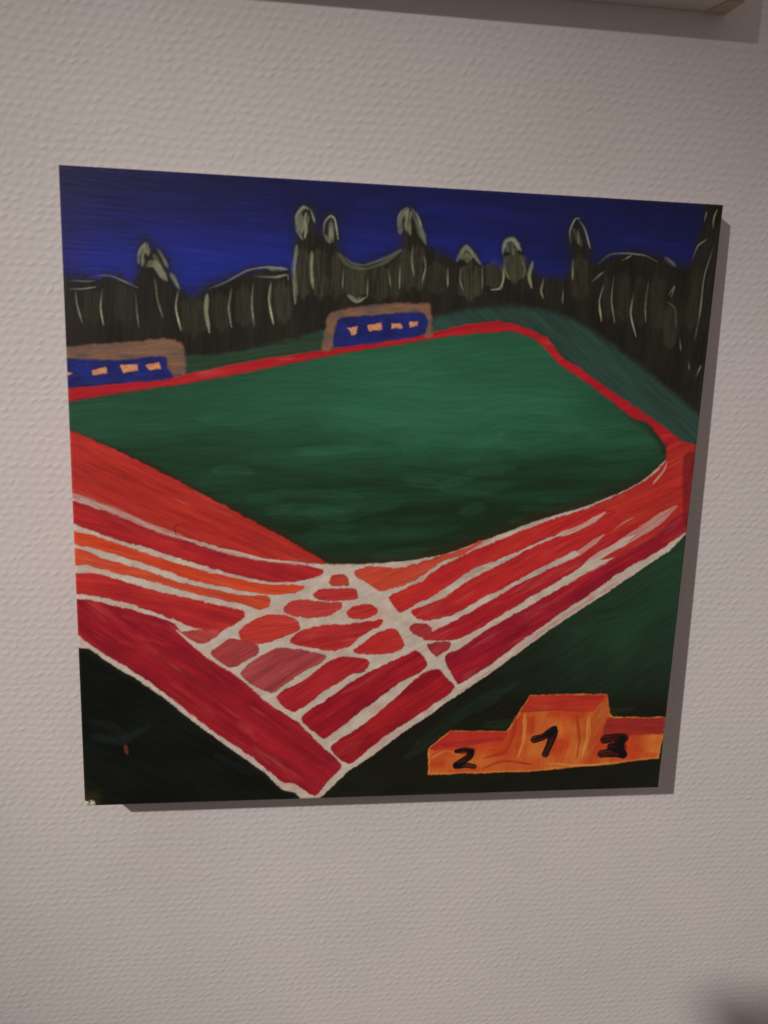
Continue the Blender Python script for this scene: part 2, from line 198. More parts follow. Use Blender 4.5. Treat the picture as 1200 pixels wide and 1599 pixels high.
PALE = [[[[523,3499],[582,3393]],3.12,0.25],[[[29,3321],[101,3322],[186,3337]],1.04,0.5],[[[19,3369],[103,3366],[181,3370]],1.04,0.25],[[[164,3397],[260,3406],[332,3382],[422,3344]],1.17,0.7],[[[71,3311],[74,3239],[100,3130]],1.04,0.6],[[[222,3329],[208,3220],[221,3123]],1.17,0.7],[[[409,3319],[413,3228],[423,3118]],1.04,0.3],[[[448,3472],[445,3531],[470,3592]],3.38,0.7],[[[476,3592],[487,3533]],2.86,0.6],[[[480,3473],[522,3481],[588,3394]],3.38,0.55],[[[517,3535],[565,3453]],1.82,0.45],[[[542,3560],[572,3513],[595,3466]],2.08,0.6],[[[613,3431],[637,3396],[661,3348]],1.82,0.55],[[[521,3403],[537,3282],[562,3179]],1.3,0.7],[[[655,3336],[641,3237],[668,3108]],1.69,0.85],[[[822,3318],[815,3219],[833,3102]],1.95,0.85],[[[965,3361],[950,3250],[965,3138]],1.69,0.7],[[[1091,3403],[1085,3267],[1101,3143]],1.43,0.6],[[[1198,3408],[1186,3309],[1215,3166]],1.69,0.8],[[[834,3356],[934,3397],[1059,3469],[1185,3493],[1298,3486]],1.56,0.6],[[[1084,3440],[1210,3439],[1292,3455],[1299,3425]],1.3,0.45],[[[1370,3793],[1371,3697]],3.38,0.25],[[[1549,3766],[1549,3669]],2.86,0.25],[[[2059,3805],[2105,3691]],2.86,0.2],[[[2375,3654],[2385,3586]],6.76,0.3],[[[2658,3705],[2669,3649]],7.8,0.3],[[[1210,3439],[1223,3422]],0.13,0.1],[[[1352,3702],[1345,3792],[1382,3844],[1413,3837]],2.08,0.7],[[[1401,3806],[1394,3674]],3.12,0.8],[[[1370,3805],[1371,3685]],2.6,0.35],[[[1346,3707],[1384,3661]],1.56,0.6],[[[1426,3838],[1452,3761]],1.69,0.6],[[[1347,3623],[1334,3476],[1345,3291]],2.21,0.6],[[[1436,3591],[1438,3480],[1450,3382]],1.95,0.75],[[[1504,3691],[1511,3764],[1546,3802],[1572,3779],[1593,3671]],1.69,0.7],[[[1513,3692],[1543,3657],[1547,3742]],1.82,0.5],[[[1547,3778],[1562,3658]],1.82,0.4],[[[1602,3586],[1668,3528],[1758,3520],[1873,3562],[1975,3629]],3.38,0.28],[[[1659,3353],[1712,3321],[1764,3345]],1.95,0.9],[[[1629,3514],[1626,3390]],1.04,0.35],[[[1779,3471],[1777,3346]],1.04,0.4],[[[1198,3408],[1193,3272],[1213,3160]],1.56,0.75],[[[1185,3487],[1286,3488]],2.08,0.6],[[[1286,3449],[1223,3434]],1.04,0.4],[[[1965,3727],[1961,3812],[1998,3872]],2.86,0.6],[[[2011,3863],[2008,3778],[2026,3723]],2.86,0.8],[[[2030,3864],[2072,3793],[2123,3673]],2.6,0.4],[[[2057,3853],[2093,3770]],1.3,0.55],[[[2045,3669],[2043,3570],[2060,3483]],1.56,0.4],[[[2113,3611],[2130,3537],[2112,3436]],1.69,0.65],[[[1971,3554],[1973,3404]],1.3,0.5],[[[1901,3526],[1918,3415]],1.04,0.3],[[[2265,3543],[2271,3430]],1.56,0.45],[[[2319,3583],[2374,3670],[2466,3571]],1.95,0.6],[[[2339,3584],[2383,3623],[2412,3581]],1.56,0.5],[[[2347,3547],[2345,3471],[2368,3409]],1.17,0.4],[[[2479,3578],[2488,3426]],1.17,0.4],[[[2614,3571],[2617,3483],[2596,3431],[2542,3422]],1.56,0.65],[[[2602,3646],[2618,3710],[2664,3724],[2715,3664]],2.21,0.6],[[[2604,3621],[2612,3697],[2657,3724],[2708,3664]],1.69,0.5],[[[2623,3635],[2622,3546],[2660,3485]],1.17,0.3],[[[2717,3639],[2750,3552],[2740,3501]],1.17,0.35],[[[2588,3558],[2617,3521],[2610,3419]],1.17,0.35],[[[2794,3599],[2780,3516],[2799,3446]],1.82,0.75],[[[2876,3507],[2861,3430],[2879,3385]],1.69,0.65],[[[3004,3449],[3005,3358]],1.17,0.4],[[[3030,3717],[3017,3792],[3045,3862],[3072,3870]],1.3,0.55],[[[3065,3863],[3111,3809],[3155,3698]],1.3,0.6],[[[3070,3807],[3078,3720]],1.17,0.4],[[[3036,3805],[3099,3708]],2.86,0.15],[[[3051,3630],[3058,3502]],1.3,0.45],[[[3180,3495],[3257,3563]],1.56,0.4],[[[3206,3599],[3289,3666],[3399,3678],[3512,3670],[3600,3636]],1.43,0.35],[[[3362,3631],[3428,3667]],1.17,0.5],[[[3646,3664],[3722,3616]],1.95,0.5],[[[3264,3486],[3243,3381],[3269,3258]],1.43,0.65],[[[3328,3553],[3322,3397],[3356,3255]],1.17,0.5],[[[3464,3455],[3457,3311],[3506,3174]],1.43,0.6],[[[3555,3524],[3549,3380],[3561,3269]],1.17,0.4],[[[3693,3432],[3729,3493],[3715,3427]],1.04,0.5],[[[3682,3399],[3743,3362],[3771,3244]],1.17,0.35],[[[3963,3750],[3921,3566],[3918,3343],[3903,3168]],1.3,0.6],[[[3800,3178],[3816,3098]],1.04,0.4],[[[3875,3032],[3888,2978]],1.17,0.6],[[[3939,2925],[3965,3008]],1.3,0.7],[[[3882,3887],[3889,3950]],1.17,0.6],[[[3943,3852],[3942,3915],[3957,3967]],1.3,0.6],[[[3825,3653],[3856,3745],[3908,3786]],1.43,0.4]]
COLS = [[[[161,3315],[167,3145]],7.8,0.2],[[[343,3335],[350,3152]],7.8,0.2],[[[734,3290],[745,3093]],10.4,0.25],[[[896,3321],[908,3124]],7.8,0.25],[[[1034,3364],[1041,3154]],7.8,0.25],[[[1261,3386],[1276,3175]],7.8,0.3],[[[1261,3423],[1276,3200]],6.5,0.25],[[[1385,3600],[1389,3330]],6.5,0.45],[[[1480,3605],[1492,3334]],6.5,0.45],[[[1589,3586],[1582,3338]],6.5,0.4],[[[1707,3517],[1711,3356]],10.4,0.55],[[[1849,3524],[1855,3337]],7.8,0.4],[[[1939,3553],[1947,3353]],5.2,0.35],[[[2001,3630],[2023,3407]],6.5,0.4],[[[2078,3658],[2096,3410]],5.2,0.45],[[[2188,3564],[2209,3389]],7.8,0.3],[[[2407,3562],[2417,3373]],11.7,0.55],[[[2553,3581],[2561,3442]],9.1,0.45],[[[2677,3637],[2687,3486]],10.4,0.5],[[[2670,3637],[2693,3499]],10.4,0.45],[[[3091,3644],[3120,3389]],7.8,0.3],[[[3275,3525],[3310,3292]],5.2,0.2],[[[3384,3555],[3417,3283]],7.8,0.22],[[[3498,3535],[3527,3248]],6.5,0.2],[[[3612,3527],[3651,3226]],7.8,0.2],[[[3715,3361],[3741,3122]],6.5,0.35],[[[3873,3603],[3859,3234]],6.5,0.2]]
HOOK = [[624,1845],[613,1891],[621,1915],[645,1915]]
SPOT = [[275,434],[278,397],[285,369]]
WISP = [[54,601],[174,581],[253,520],[284,461]]
UPPER = [0.4019,1.6615]
GLAZE = [[[[-44,2125],[49,2095],[180,2032],[331,1969],[484,1898],[640,1841]],5.0,0.7],[[[640,1841],[836,1776],[1076,1702],[1279,1669],[1443,1653]],2.2,0.4],[[[3248,1559],[3503,1712],[3716,1846],[3953,1998]],2.0,0.35],[[[3009,1180],[3265,1361],[3521,1533]],2.2,0.4],[[[2320,1707],[2488,1768],[2635,1839]],2.2,0.4],[[[2478,763],[2756,963],[3010,1171]],1.2,0.3]]
RIM = [[[[-29,2493],[118,2426],[303,2352],[568,2218],[878,2045],[1116,1920],[1318,1809],[1483,1700]],5.5,0.85],[[[1483,1695],[1648,1683],[1940,1701],[2317,1768],[2612,1856]],3,0.45],[[[2612,1856],[2948,1996],[3225,2086],[3458,2183]],4,0.4],[[[3522,2658],[3647,2594],[3755,2487],[3770,2436]],3.5,0.7]]

G = 900                                    # paint grid: one sample every 0.44 mm
RND = 0.0016                               # rounding of the canvas edge
lin = np.linspace(RND, S - RND, G) * 1e3   # millimetres
X, Y = np.meshgrid(lin, lin)               # row = y
rng = np.random.default_rng(7)
def noise(x, y, seed):
    r = np.random.default_rng(seed).random((256, 256))
    xi = np.floor(x).astype(int); yi = np.floor(y).astype(int); fx = x - xi; fy = y - yi
    fx = fx * fx * (3 - 2 * fx); fy = fy * fy * (3 - 2 * fy)
    a = r[yi & 255, xi & 255]; b = r[yi & 255, (xi + 1) & 255]; c = r[(yi + 1) & 255, xi & 255]; d = r[(yi + 1) & 255, (xi + 1) & 255]
    return (a * (1 - fx) + b * fx) * (1 - fy) + (c * (1 - fx) + d * fx) * fy
def fbm(x, y, seed, o=3):
    s = 0; t = 0
    for i in range(o): s = s + noise(x * 2 ** i, y * 2 ** i, seed + i) / 2 ** i; t += 1 / 2 ** i
    return s / t
def streaks(x, y, deg, length, width, seed, o=3, warp=9):      # brush hair marks along a direction
    a = math.radians(deg); u = x * math.cos(a) + y * math.sin(a); v = -x * math.sin(a) + y * math.cos(a)
    v = v + warp * (fbm(x / 45, y / 45, seed + 50, 2) - .5)
    return fbm(u / length, v / width, seed, o)
def lin_(c):
    c = np.array(c, float) / 255; return np.where(c <= .04045, c / 12.92, ((c + .055) / 1.055) ** 2.4)
ROOM = np.array((0.68, 0.562, 0.53))     # how much of a white surface's light the room gives back
def pig(c): return np.clip(lin_(c) / ROOM, 0.004, 0.9)
RGB = np.zeros((G, G, 3)) + pig((188, 165, 150))
HGT = np.zeros((G, G)); ID = np.zeros((G, G), int)
REG = {}                                   # id -> (part name, parent id, label)
def region(name, parent=None, label=None):
    k = len(REG) + 1; REG[k] = (name, parent, label); return k
def smooth_path(p, closed, n=5):
    p = np.array(p, float) / 10
    q = np.vstack([p[-1], p, p[0], p[1]]) if closed else np.vstack([2 * p[0] - p[1], p, 2 * p[-1] - p[-2]])
    out = []
    for i in range(1, len(q) - 2):
        for t in np.arange(n) / n:
            a, b, c, d = q[i - 1:i + 3]
            cr = .5 * (2 * b + (c - a) * t + (2 * a - 5 * b + 4 * c - d) * t * t + (3 * b - a - 3 * c + d) * t ** 3)
            out.append(.35 * (b + (c - b) * t) + .65 * cr)
    if not closed: out.append(p[-1])
    return np.array(out)
def box(q, pad):
    s = 1e3 / ((S - 2 * RND) * 1e3) * (G - 1) / 1e0
    f = lambda v: int((v - RND * 1e3) / ((S - 2 * RND) * 1e3) * (G - 1))
    x0, x1 = f(q[:, 0].min() - pad), f(q[:, 0].max() + pad) + 2; y0, y1 = f(q[:, 1].min() - pad), f(q[:, 1].max() + pad) + 2
    return slice(max(0, y0), max(0, min(G, y1))), slice(max(0, x0), max(0, min(G, x1)))
def poly_dist(q, x, y):
    d2 = np.full(x.shape, 1e9); ins = np.zeros(x.shape, bool)
    for i in range(len(q)):
        ax, ay = q[i]; bx, by = q[(i + 1) % len(q)]; ex, ey = bx - ax, by - ay; L = ex * ex + ey * ey
        if L < 1e-9: continue
        t = np.clip(((x - ax) * ex + (y - ay) * ey) / L, 0, 1)
        d2 = np.minimum(d2, (x - ax - t * ex) ** 2 + (y - ay - t * ey) ** 2)
        c = (ay > y) != (by > y)
        if c.any(): ins ^= c & (x < (ex) * (y - ay) / (ey if abs(ey) > 1e-12 else 1e-12) + ax)
    d = np.sqrt(d2); return np.where(ins, d, -d)
def blend(sl, a, col, rid=None, h=0.0, thr=.5):
    RGB[sl] = RGB[sl] * (1 - a[..., None]) + col * a[..., None]
    if h: HGT[sl] = HGT[sl] * (1 - a * .7) + h * a
    if rid:
        m = a > thr; t = ID[sl]; t[m] = rid; ID[sl] = t
def hair(x, y, deg, seed, warp=9): return .5 + .5 * (streaks(x, y, deg, 16, .55, seed, 2, warp) - .5) + .5 * (streaks(x, y, deg, 30, 1.3, seed + 1, 2, warp) - .5)
def fill(path, colf, rid=None, soft=.35, wob=.5, seed=1, h=.06, curved=True, alpha=1.0, wscale=4.0, grow=0.0, deg=10):
    q = smooth_path(path, True) if curved else np.array(path, float) / 10
    sl = box(q, 3 + soft * 2); x, y = X[sl], Y[sl]
    if x.size == 0: return
    d = poly_dist(q, x, y) + grow + wob * 2 * (fbm(x / wscale, y / wscale, seed + 90, 3) - .5) + .8 * (fbm(x / .9, y / .9, seed + 91, 2) - .5)
    a = np.clip(d / soft * .5 + .5, 0, 1); a = a * a * (3 - 2 * a) * alpha
    col = colf(x, y, d) if callable(colf) else np.zeros(x.shape + (3,)) + pig(colf)
    blend(sl, a, col, rid, h)
    if h:                                   # a small ridge of paint along the edge of the patch
        HGT[sl] += .05 * np.exp(-((d - .8) / .5) ** 2) * alpha * (h > .03) + a * .12 * (hair(x, y, deg, seed + 60) - .5)
def stroke(path, width, alpha, col, rid=None, seed=1, h=.08, dry=.5, taper=True, soft=.45, blunt=False, fade=0.0):
    q = smooth_path(path, False, 6); sl = box(q, width * 1.5 + 1); x, y = X[sl], Y[sl]
    if x.size == 0: return
    best = np.full(x.shape, 1e9); uu = np.zeros(x.shape); sd = np.zeros(x.shape); tot = 0
    for i in range(len(q) - 1):
        ax, ay = q[i]; ex, ey = q[i + 1] - q[i]; L = math.hypot(ex, ey)
        if L < 1e-6: continue
        t = np.clip(((x - ax) * ex + (y - ay) * ey) / L / L, 0, 1); dx, dy = x - ax - t * ex, y - ay - t * ey
        d = np.hypot(dx, dy); m = d < best; best[m] = d[m]; uu[m] = (tot + t * L)[m]; sd[m] = ((ex * dy - ey * dx) / L)[m]; tot += L
    f = uu / max(tot, 1e-6); wd = width * .5 * (np.clip(np.minimum(f * 5 + .45, (1 - f) * 3 + .3), 0, 1) if taper else 1)
    if blunt: wd = width * .5 * np.sqrt(np.clip(np.minimum(f * 9 + .1, (1 - f) * 9 + .1), 0, 1))
    wd = wd * (.8 + .5 * fbm(uu / 6, uu * 0, seed + 3))
    a = np.clip((wd - best) / soft + .5, 0, 1)
    if fade: a = a * (1 - fade + fade * np.clip(f * 1.4, 0, 1))
    br = fbm(uu / 12 + seed, sd / .45, seed + 11, 2)
    a = a * alpha * np.clip(1 - dry + dry * 2.4 * (br - .18), 0, 1)
    c = np.zeros(x.shape + (3,)) + pig(col)
    blend(sl, a, c, rid, 0, .42); HGT[sl] += h * a * (.6 + .8 * (br - .3))
def mix(c0, c1, f):
    f = np.clip(f, 0, 1)[..., None]; return pig(c0) * (1 - f) + pig(c1) * f
def tint(col, n, k): return np.clip(col * (1 + k * (n - .5))[..., None], .003, .95)

# region ids
r_sky = region('blue_night_sky', label='deep blue painted sky above the trees')
r_tree = region('dark_treeline', label='black-green painted trees with pale outlines')
r_bankl = region('grass_bank'); r_bankr = region('grass_bank', label='long grey-green bank behind the far bend')
r_pitch = region('green_pitch', label='large dark green playing field in the middle')
r_line = region('white_track_lines', label='off-white lines between the red lanes')
r_band = region('far_red_lane', label='thin red lane round the far side of the field')
r_dark = region('dark_corner', label='almost black lower left corner')
r_green = region('dark_green_infield', label='dark green ground round the podium')
r_pod = region('orange_podium', label='orange winners podium with red top faces')
r_t1 = region('podium_top', r_pod); r_t2 = region('podium_top', r_pod); r_t3 = region('podium_top', r_pod)
r_d2 = region('number_two', r_pod); r_d1 = region('number_one', r_pod); r_d3 = region('number_three', r_pod)
r_s1 = region('dugout_shelter', label='shelter with brown frame at the left edge'); r_s2 = region('dugout_shelter', label='shelter with brown frame in front of the middle trees')
r_b1 = region('blue_bench_wall', r_s1); r_b2 = region('blue_bench_wall', r_s2)

# --- sky
ID[:] = r_sky; ID[Y < 260] = r_green
n1 = streaks(X, Y, -3, 60, 5, 21, 4); n2 = fbm(X / 60, Y / 40, 31)
edge = np.clip(1 - np.minimum(X / 22, 1), 0, 1) ** 1.3
top = np.clip((Y - 375) / 22, 0, 1)
f = np.clip(.15 + 1.25 * np.exp(-((Y - 335) / 26.) ** 2) * (1 - .55 * np.clip((X - 240) / 150, 0, 1)) + .35 * (n1 - .5) + .9 * (n2 - .5), 0, 1)
f = f * (1 - .35 * np.clip((X - 230) / 140, 0, 1)); RGB[:] = mix((24, 24, 62), (30, 38, 118), f); RGB[:] = RGB * (1 - .55 * edge[..., None]) + mix((38, 28, 58), (38, 28, 58), f * 0) * (.55 * edge[..., None])
RGB[:] = RGB * (1 - .6 * top[..., None]) + pig((24, 22, 50)) * (.6 * top[..., None])
RGB[Y < 260] = pig((26, 26, 19))
HGT[:] = .14 * hair(X, Y, -3, 22); RGB[:] = tint(RGB, hair(X, Y, -4, 23), .3)
for i in range(26):
    x0 = rng.uniform(20, 380); y0 = rng.uniform(345, 392); l = rng.uniform(20, 70)
    stroke([(x0 * 10, y0 * 10), ((x0 + l / 2) * 10, (y0 + rng.uniform(-3, 3)) * 10), ((x0 + l) * 10, (y0 + rng.uniform(-4, 4)) * 10)], rng.uniform(2, 6), .2, [(40, 38, 96), (22, 22, 62), (32, 38, 120)][i % 3], seed=300 + i, dry=.9, h=.02, soft=2)
stroke([(1150, 3330), (1200, 3210), (1290, 3230)], 9, .5, (30, 42, 150), seed=77, dry=.6)
# --- trees
def tree_col(x, y, d):
    c = tint(mix((28, 24, 19), (42, 37, 28), 1.2 * fbm(x / 9, y / 22, 41) - .2), hair(x, y, 88, 42, 5), .9)
    b = np.clip((318 - .06 * x - y) / 25, 0, 1) * np.clip(1.2 - x / 330, 0.25, 1)
    return c * (1 - .5 * b[..., None]) + pig((30, 20, 17)) * (.5 * b[..., None])
fill(TREES, (25, 26, 40), None, soft=9, wob=3.5, seed=5, h=0, alpha=.6)
fill(TREES, tree_col, r_tree, soft=4.5, wob=2.2, grow=-.5, deg=88, seed=5, h=.06)
for i, (p, wd, a) in enumerate(COLS): stroke(p, wd * 1.25, a * .75, (86, 80, 60), seed=500 + i, dry=.9, h=.04, soft=2.6, blunt=True)
for i, (p, wd, a) in enumerate(PALE): stroke(p, wd * 1.1 if wd > 1.7 else max(wd * .62, .5), min(1, a * (.85 if wd > 1.7 else 1.1)), (160, 156, 124) if wd > 1.7 else (180, 174, 140), seed=600 + i, dry=.9 if wd < 2 else 1, h=.09, soft=.6 if wd < 1.8 else 1.0, fade=.85 if wd < 1.8 else .3)
for p, wd, a in (([(1650, 3000), (1656, 2960)], 1.6, .5), ([(830, 2960), (850, 2945)], 1.6, .5), ([(1280, 2860), (1300, 2850)], 2, .45), ([(600, 2880), (615, 2850)], 1.5, .4)): stroke(p, wd, a, (120, 52, 30), seed=int(wd * 90))
# --- banks
fill(BANKL, lambda x, y, d: tint(mix((28, 26, 18), (44, 62, 44), .15 + .5 * streaks(x, y, 9, 40, 3, 61) + np.clip(d / 4, 0, .5)), streaks(x, y, 9, 30, 1, 62), .5), r_bankl, soft=1.6, wob=1.2, seed=62)
fill(BANKR, lambda x, y, d: tint(mix((35, 33, 25), (46, 68, 58), np.clip(d / 4.5, 0, 1) * (.55 + .7 * streaks(x, y, -38, 40, 3.5, 64))), streaks(x, y, -38, 30, 1, 65), .5), r_bankr, soft=2.2, wob=1.2, seed=66)
stroke([(3080, 2800), (3200, 2740), (3380, 2590), (3560, 2440), (3700, 2310), (3820, 2190)], 9, .55, (66, 58, 34), seed=12, dry=.5, h=.03, soft=3)
stroke([(3300, 2650), (3450, 2530), (3600, 2400)], 2, .4, (120, 104, 56), seed=13, dry=.9, h=.03, soft=1)
# --- track: pale ground first, then every red lane
def ground(x, y, d):
    c = tint(mix((170, 146, 130), (200, 176, 158), fbm(x / 6, y / 6, 71)), hair(x, y, 25, 72), .35)
    t = np.clip(fbm(x / 12, y / 9, 74) * 3 - 1.75, 0, 1)[..., None] * .4
    return c * (1 - t) + pig((184, 112, 98)) * t
fill(TRACKBASE, ground, r_line, soft=.5, wob=.5, seed=73, h=.05)
def pitch_col(x, y, d):
    n = streaks(x, y, 2, 90, 7, 81, 4, 14); m = fbm(x / 60, y / 28, 83)
    f = np.clip((y - 202) / 62, 0, 1) ** 1.1 * (.45 + .55 * np.exp(-((x - 215) / 130.) ** 2)) + .5 * (n - .5) + .45 * (m - .5)
    f = f * (.85 + .4 * np.exp(-((x - 230) / 70.) ** 2 - ((y - 272) / 30.) ** 2)); c = mix((25, 41, 24), (44, 92, 64), f)
    k = (np.clip(1 - d / 8, 0, 1) * np.clip((238 - y) / 12, .1, 1) * .9 * (.6 + .8 * fbm(x / 12, y / 12, 87)))[..., None]; k = np.clip(k, 0, .95)
    c = c * (1 - k) + pig((43, 36, 20)) * k
    return tint(c, hair(x, y, 2, 85, 14), .42)
fill(PITCH, pitch_col, r_pitch, soft=.9, wob=.7, seed=86, h=.07)
for i in range(90):
    x0 = rng.uniform(70, 310); y0 = rng.uniform(150, 262); l = rng.uniform(14, 60)
    if y0 < 215 - (x0 - 70) * .55 or x0 + l > 350: continue
    stroke([(x0 * 10, y0 * 10), ((x0 + l / 2) * 10, (y0 + rng.uniform(-2, 3)) * 10), ((min(x0 + l, 355)) * 10, (y0 + rng.uniform(-5, 6)) * 10)], rng.uniform(3, 8), .17, [(44, 84, 60) if y0 < 200 else (58, 108, 80), (24, 42, 28), (30, 54, 36) if y0 < 200 else (46, 92, 66)][i % 3], seed=330 + i, dry=1, h=.05, soft=2.2)
for p, wd, a in RIM: stroke(p, wd, a, (40, 30, 17), seed=int(wd * 31), dry=.5, h=.05, soft=2.4, taper=False)
def red(lo, hi, deg, seed, k=.45, orange=0.0):
    def f(x, y, d):
        n = .6 * streaks(x, y, deg, 60, 4.5, seed, 3) + .4 * fbm(x / 14, y / 10, seed + 5)
        c = mix(lo, hi, .5 + 2.0 * (n - .5))
        if orange: c = c * (1 - orange) + mix(hi, (208, 74, 38), streaks(x, y, deg, 26, 3, seed + 7) * 1.6 - .3) * orange
        e = np.clip(1 - d / .9, 0, 1)[..., None] * .38 * np.clip(fbm(x / 7, y / 7, seed + 9)[..., None] * 3 - .9, 0, 1)
        th = np.clip(streaks(x, y, deg, 24, 5, seed + 12, 3) * 3.2 - 2.0, 0, 1)[..., None] * np.clip(hair(x, y, deg, seed + 13)[..., None] * 2 - .4, 0, 1)
        c = c * (1 - .5 * th) + pig((196, 92, 78)) * .5 * th       # thin paint, the primer shows through
        return tint(c * (1 - e), hair(x, y, deg, seed + 3), k * 1.6)
    return f
def lane(path, lo, hi, deg, seed, label=None, name='red_track_lane', **k):
    k.setdefault('grow', .6)
    fill(path, red(lo, hi, deg, seed, orange=k.pop('orange', 0)), region(name, label=label), deg=deg, soft=.55, wob=.8, seed=seed + 40, h=.11, **k)
    return len(REG)
fill(BAND, red((158, 24, 32), (178, 32, 36), 8, 91, .2), r_band, soft=.5, wob=.5, seed=92, h=.12)
lane(LANE0, (154, 34, 32), (176, 44, 36), -24, 100, 'wide plain red area at the left edge below the field', orange=.08)
lane(LANE1, (136, 26, 36), (172, 36, 36), -18, 110)
lane(LANE2, (176, 40, 30), (200, 66, 36), -15, 120, 'orange-red lane', orange=.5)
lane(LANE3, (170, 48, 36), (196, 74, 46), -14, 130, 'orange-red lane', orange=.45)
lane(LANE4, (150, 28, 34), (182, 44, 40), -14, 140)
lane(LANE4B, (156, 50, 46), (176, 66, 58), -10, 145)
lane(LANE5, (126, 20, 32), (162, 30, 38), -38, 150, 'wide dark red lane running down to the lower edge')
fill(REDRIGHT, red((160, 32, 32), (184, 46, 38), 24, 190, orange=.12), region('red_track_bend', label='plain red patch where the lanes meet at the right edge'), soft=.8, wob=.8, seed=191, h=.1, grow=.8)
lane(LANEA, (172, 52, 42), (196, 72, 52), 20, 160, orange=.35)
lane(LANEB, (164, 30, 34), (188, 44, 38), 27, 170); lane(LANEC, (160, 28, 34), (184, 40, 38), 28, 175)
lane(LANED, (148, 24, 34), (176, 34, 38), 30, 180); lane(LANEE, (128, 20, 36), (162, 28, 38), 31, 185)
cc = [((168, 52, 42), (192, 66, 50)), ((160, 40, 38), (182, 50, 44)), ((168, 48, 46), (188, 62, 54)), ((166, 36, 34), (186, 50, 42)), ((168, 44, 38), (190, 58, 46)), ((160, 34, 36), (186, 52, 46)),
      ((166, 32, 34), (190, 52, 42)), ((142, 48, 50), (166, 62, 60)), ((140, 46, 50), (168, 72, 70)), ((146, 24, 34), (172, 40, 40)), ((134, 20, 32), (164, 28, 36)), ((132, 20, 30), (166, 30, 34)), ((136, 34, 40), (160, 48, 48)), ((136, 34, 40), (160, 50, 50))]
for i, c in enumerate(CELLS): lane(c, cc[i][0], cc[i][1], 12 if i < 7 else 34, 200 + i * 5, name='red_crossing_patch', grow=.35)
for i, (p, wd, a) in enumerate(GLAZE): stroke(p, wd, a, (166, 62, 56), seed=680 + i, dry=.7, soft=1.4, taper=False)
for i, (p, wd, a) in enumerate(WLINES): stroke(p, wd, a, (192, 164, 148), r_line, seed=700 + i, dry=.5 if a > .7 else .85)
fill(EDGESTRIP, red((96, 22, 26), (126, 30, 30), 80, 195), None, soft=1.2, wob=.5, seed=196, h=.03, alpha=.75)
for i in range(70):                         # loose reworked strokes in the reds
    k = i % 5; x0, y0, l, dg = [(rng.uniform(5, 60), rng.uniform(180, 225), 40, -25), (rng.uniform(40, 90), rng.uniform(40, 90), 40, -38), (rng.uniform(240, 330), rng.uniform(120, 190), 35, 28), (rng.uniform(350, 392), rng.uniform(170, 215), 18, 24), (rng.uniform(10, 60), rng.uniform(110, 150), 25, -16)][k]
    ax = math.cos(math.radians(dg)) * l; ay = math.sin(math.radians(dg)) * l
    q = np.array([(x0, y0), (x0 + ax, y0 + ay)]); gi = lambda v: int(np.clip(v / 400 * G, 0, G - 1))
    lum = RGB[gi(y0), gi(x0)], RGB[gi(y0 + ay), gi(min(x0 + ax, 399))]
    if any(v[1] > .12 for v in lum) or any(v[0] < .2 for v in lum): continue
    stroke([(x0 * 10, y0 * 10), ((x0 + ax / 2) * 10, (y0 + ay / 2 + rng.uniform(-1, 1)) * 10), ((x0 + ax) * 10, (y0 + ay) * 10)], rng.uniform(1.5, 3.4), .22, [(190, 60, 50), (120, 18, 30), (196, 60, 40)][i % 3], seed=800 + i, dry=.9, h=.04, soft=1.4)
stroke(HOOK, .55, .85, (40, 22, 20), seed=9, dry=.1, h=0)
# --- lower corners
fill(DARKL, lambda x, y, d: tint(mix((12, 13, 10), (19, 22, 16), fbm(x / 25, y / 20, 401) * 1.3 - .2), hair(x, y, -30, 402), .9) + np.clip(1 - d / 4, 0, 1)[..., None] * pig((34, 24, 14)) * .4, r_dark, soft=.6, wob=.6, seed=403, h=.08)
def green_col(x, y, d):
    f = np.clip((x - 250) / 110, 0, 1) * np.clip((y - 60) / 60, 0, 1) * (.55 + .8 * fbm(x / 30, y / 24, 411)) + .25 * (fbm(x / 30, y / 20, 414) - .5)
    return tint(mix((23, 22, 14), (34, 57, 38), f), hair(x, y, 32, 412, 14), .7)
fill(GREENR, green_col, r_green, soft=.6, wob=.6, seed=413, h=.08, grow=.8)
for i, (p, wd, a, c) in enumerate([([(60, 500), (250, 470), (420, 560)], 5, .3, (44, 56, 54)), ([(2150, 300), (2500, 600), (2900, 830)], 9, .25, (40, 68, 48)), ([(2700, 520), (3200, 560), (3740, 620)], 8, .3, (52, 66, 40)), ([(500, 1050), (700, 900), (1000, 640)], 4, .35, (46, 34, 20)), ([(860, 350), (1010, 250), (1180, 210)], 6, .25, (34, 40, 38))]): stroke(p, wd, a * .8, c, seed=900 + i, dry=.9, h=.03, soft=2.5)
stroke(SPOT, 2.6, .75, (96, 48, 30), seed=17, dry=.5)
stroke(WISP, 6, .1, (58, 66, 62), seed=19, dry=.9, soft=3)
# --- podium
fill(POD, lambda x, y, d: tint(mix((184, 62, 28), (206, 116, 48), 1.5 * fbm(x / 14, y / 12, 421, 2) - .5 + 1.1 * np.clip(1 - d / 1.6, 0, 1)), hair(x, y, 80, 422, 12), .4), r_pod, soft=.6, wob=.6, seed=423, h=.13, curved=False)
for t, rr, c in ((PODT1, r_t1, ((158, 34, 30), (184, 48, 34))), (PODT2, r_t2, ((164, 38, 28), (190, 56, 34))), (PODT3, r_t3, ((138, 34, 32), (158, 46, 32)))): fill(t, red(c[0], c[1], 3, 431, .3), rr, soft=.9, wob=.6, seed=432, h=.14, curved=False)
fill(PODSIDE, lambda x, y, d: tint(mix((160, 62, 28), (190, 88, 38), streaks(x, y, 60, 14, 2, 441)), streaks(x, y, 62, 12, .6, 442), .4), r_pod, soft=1.2, wob=.4, seed=443, h=.13, curved=False, alpha=.8)
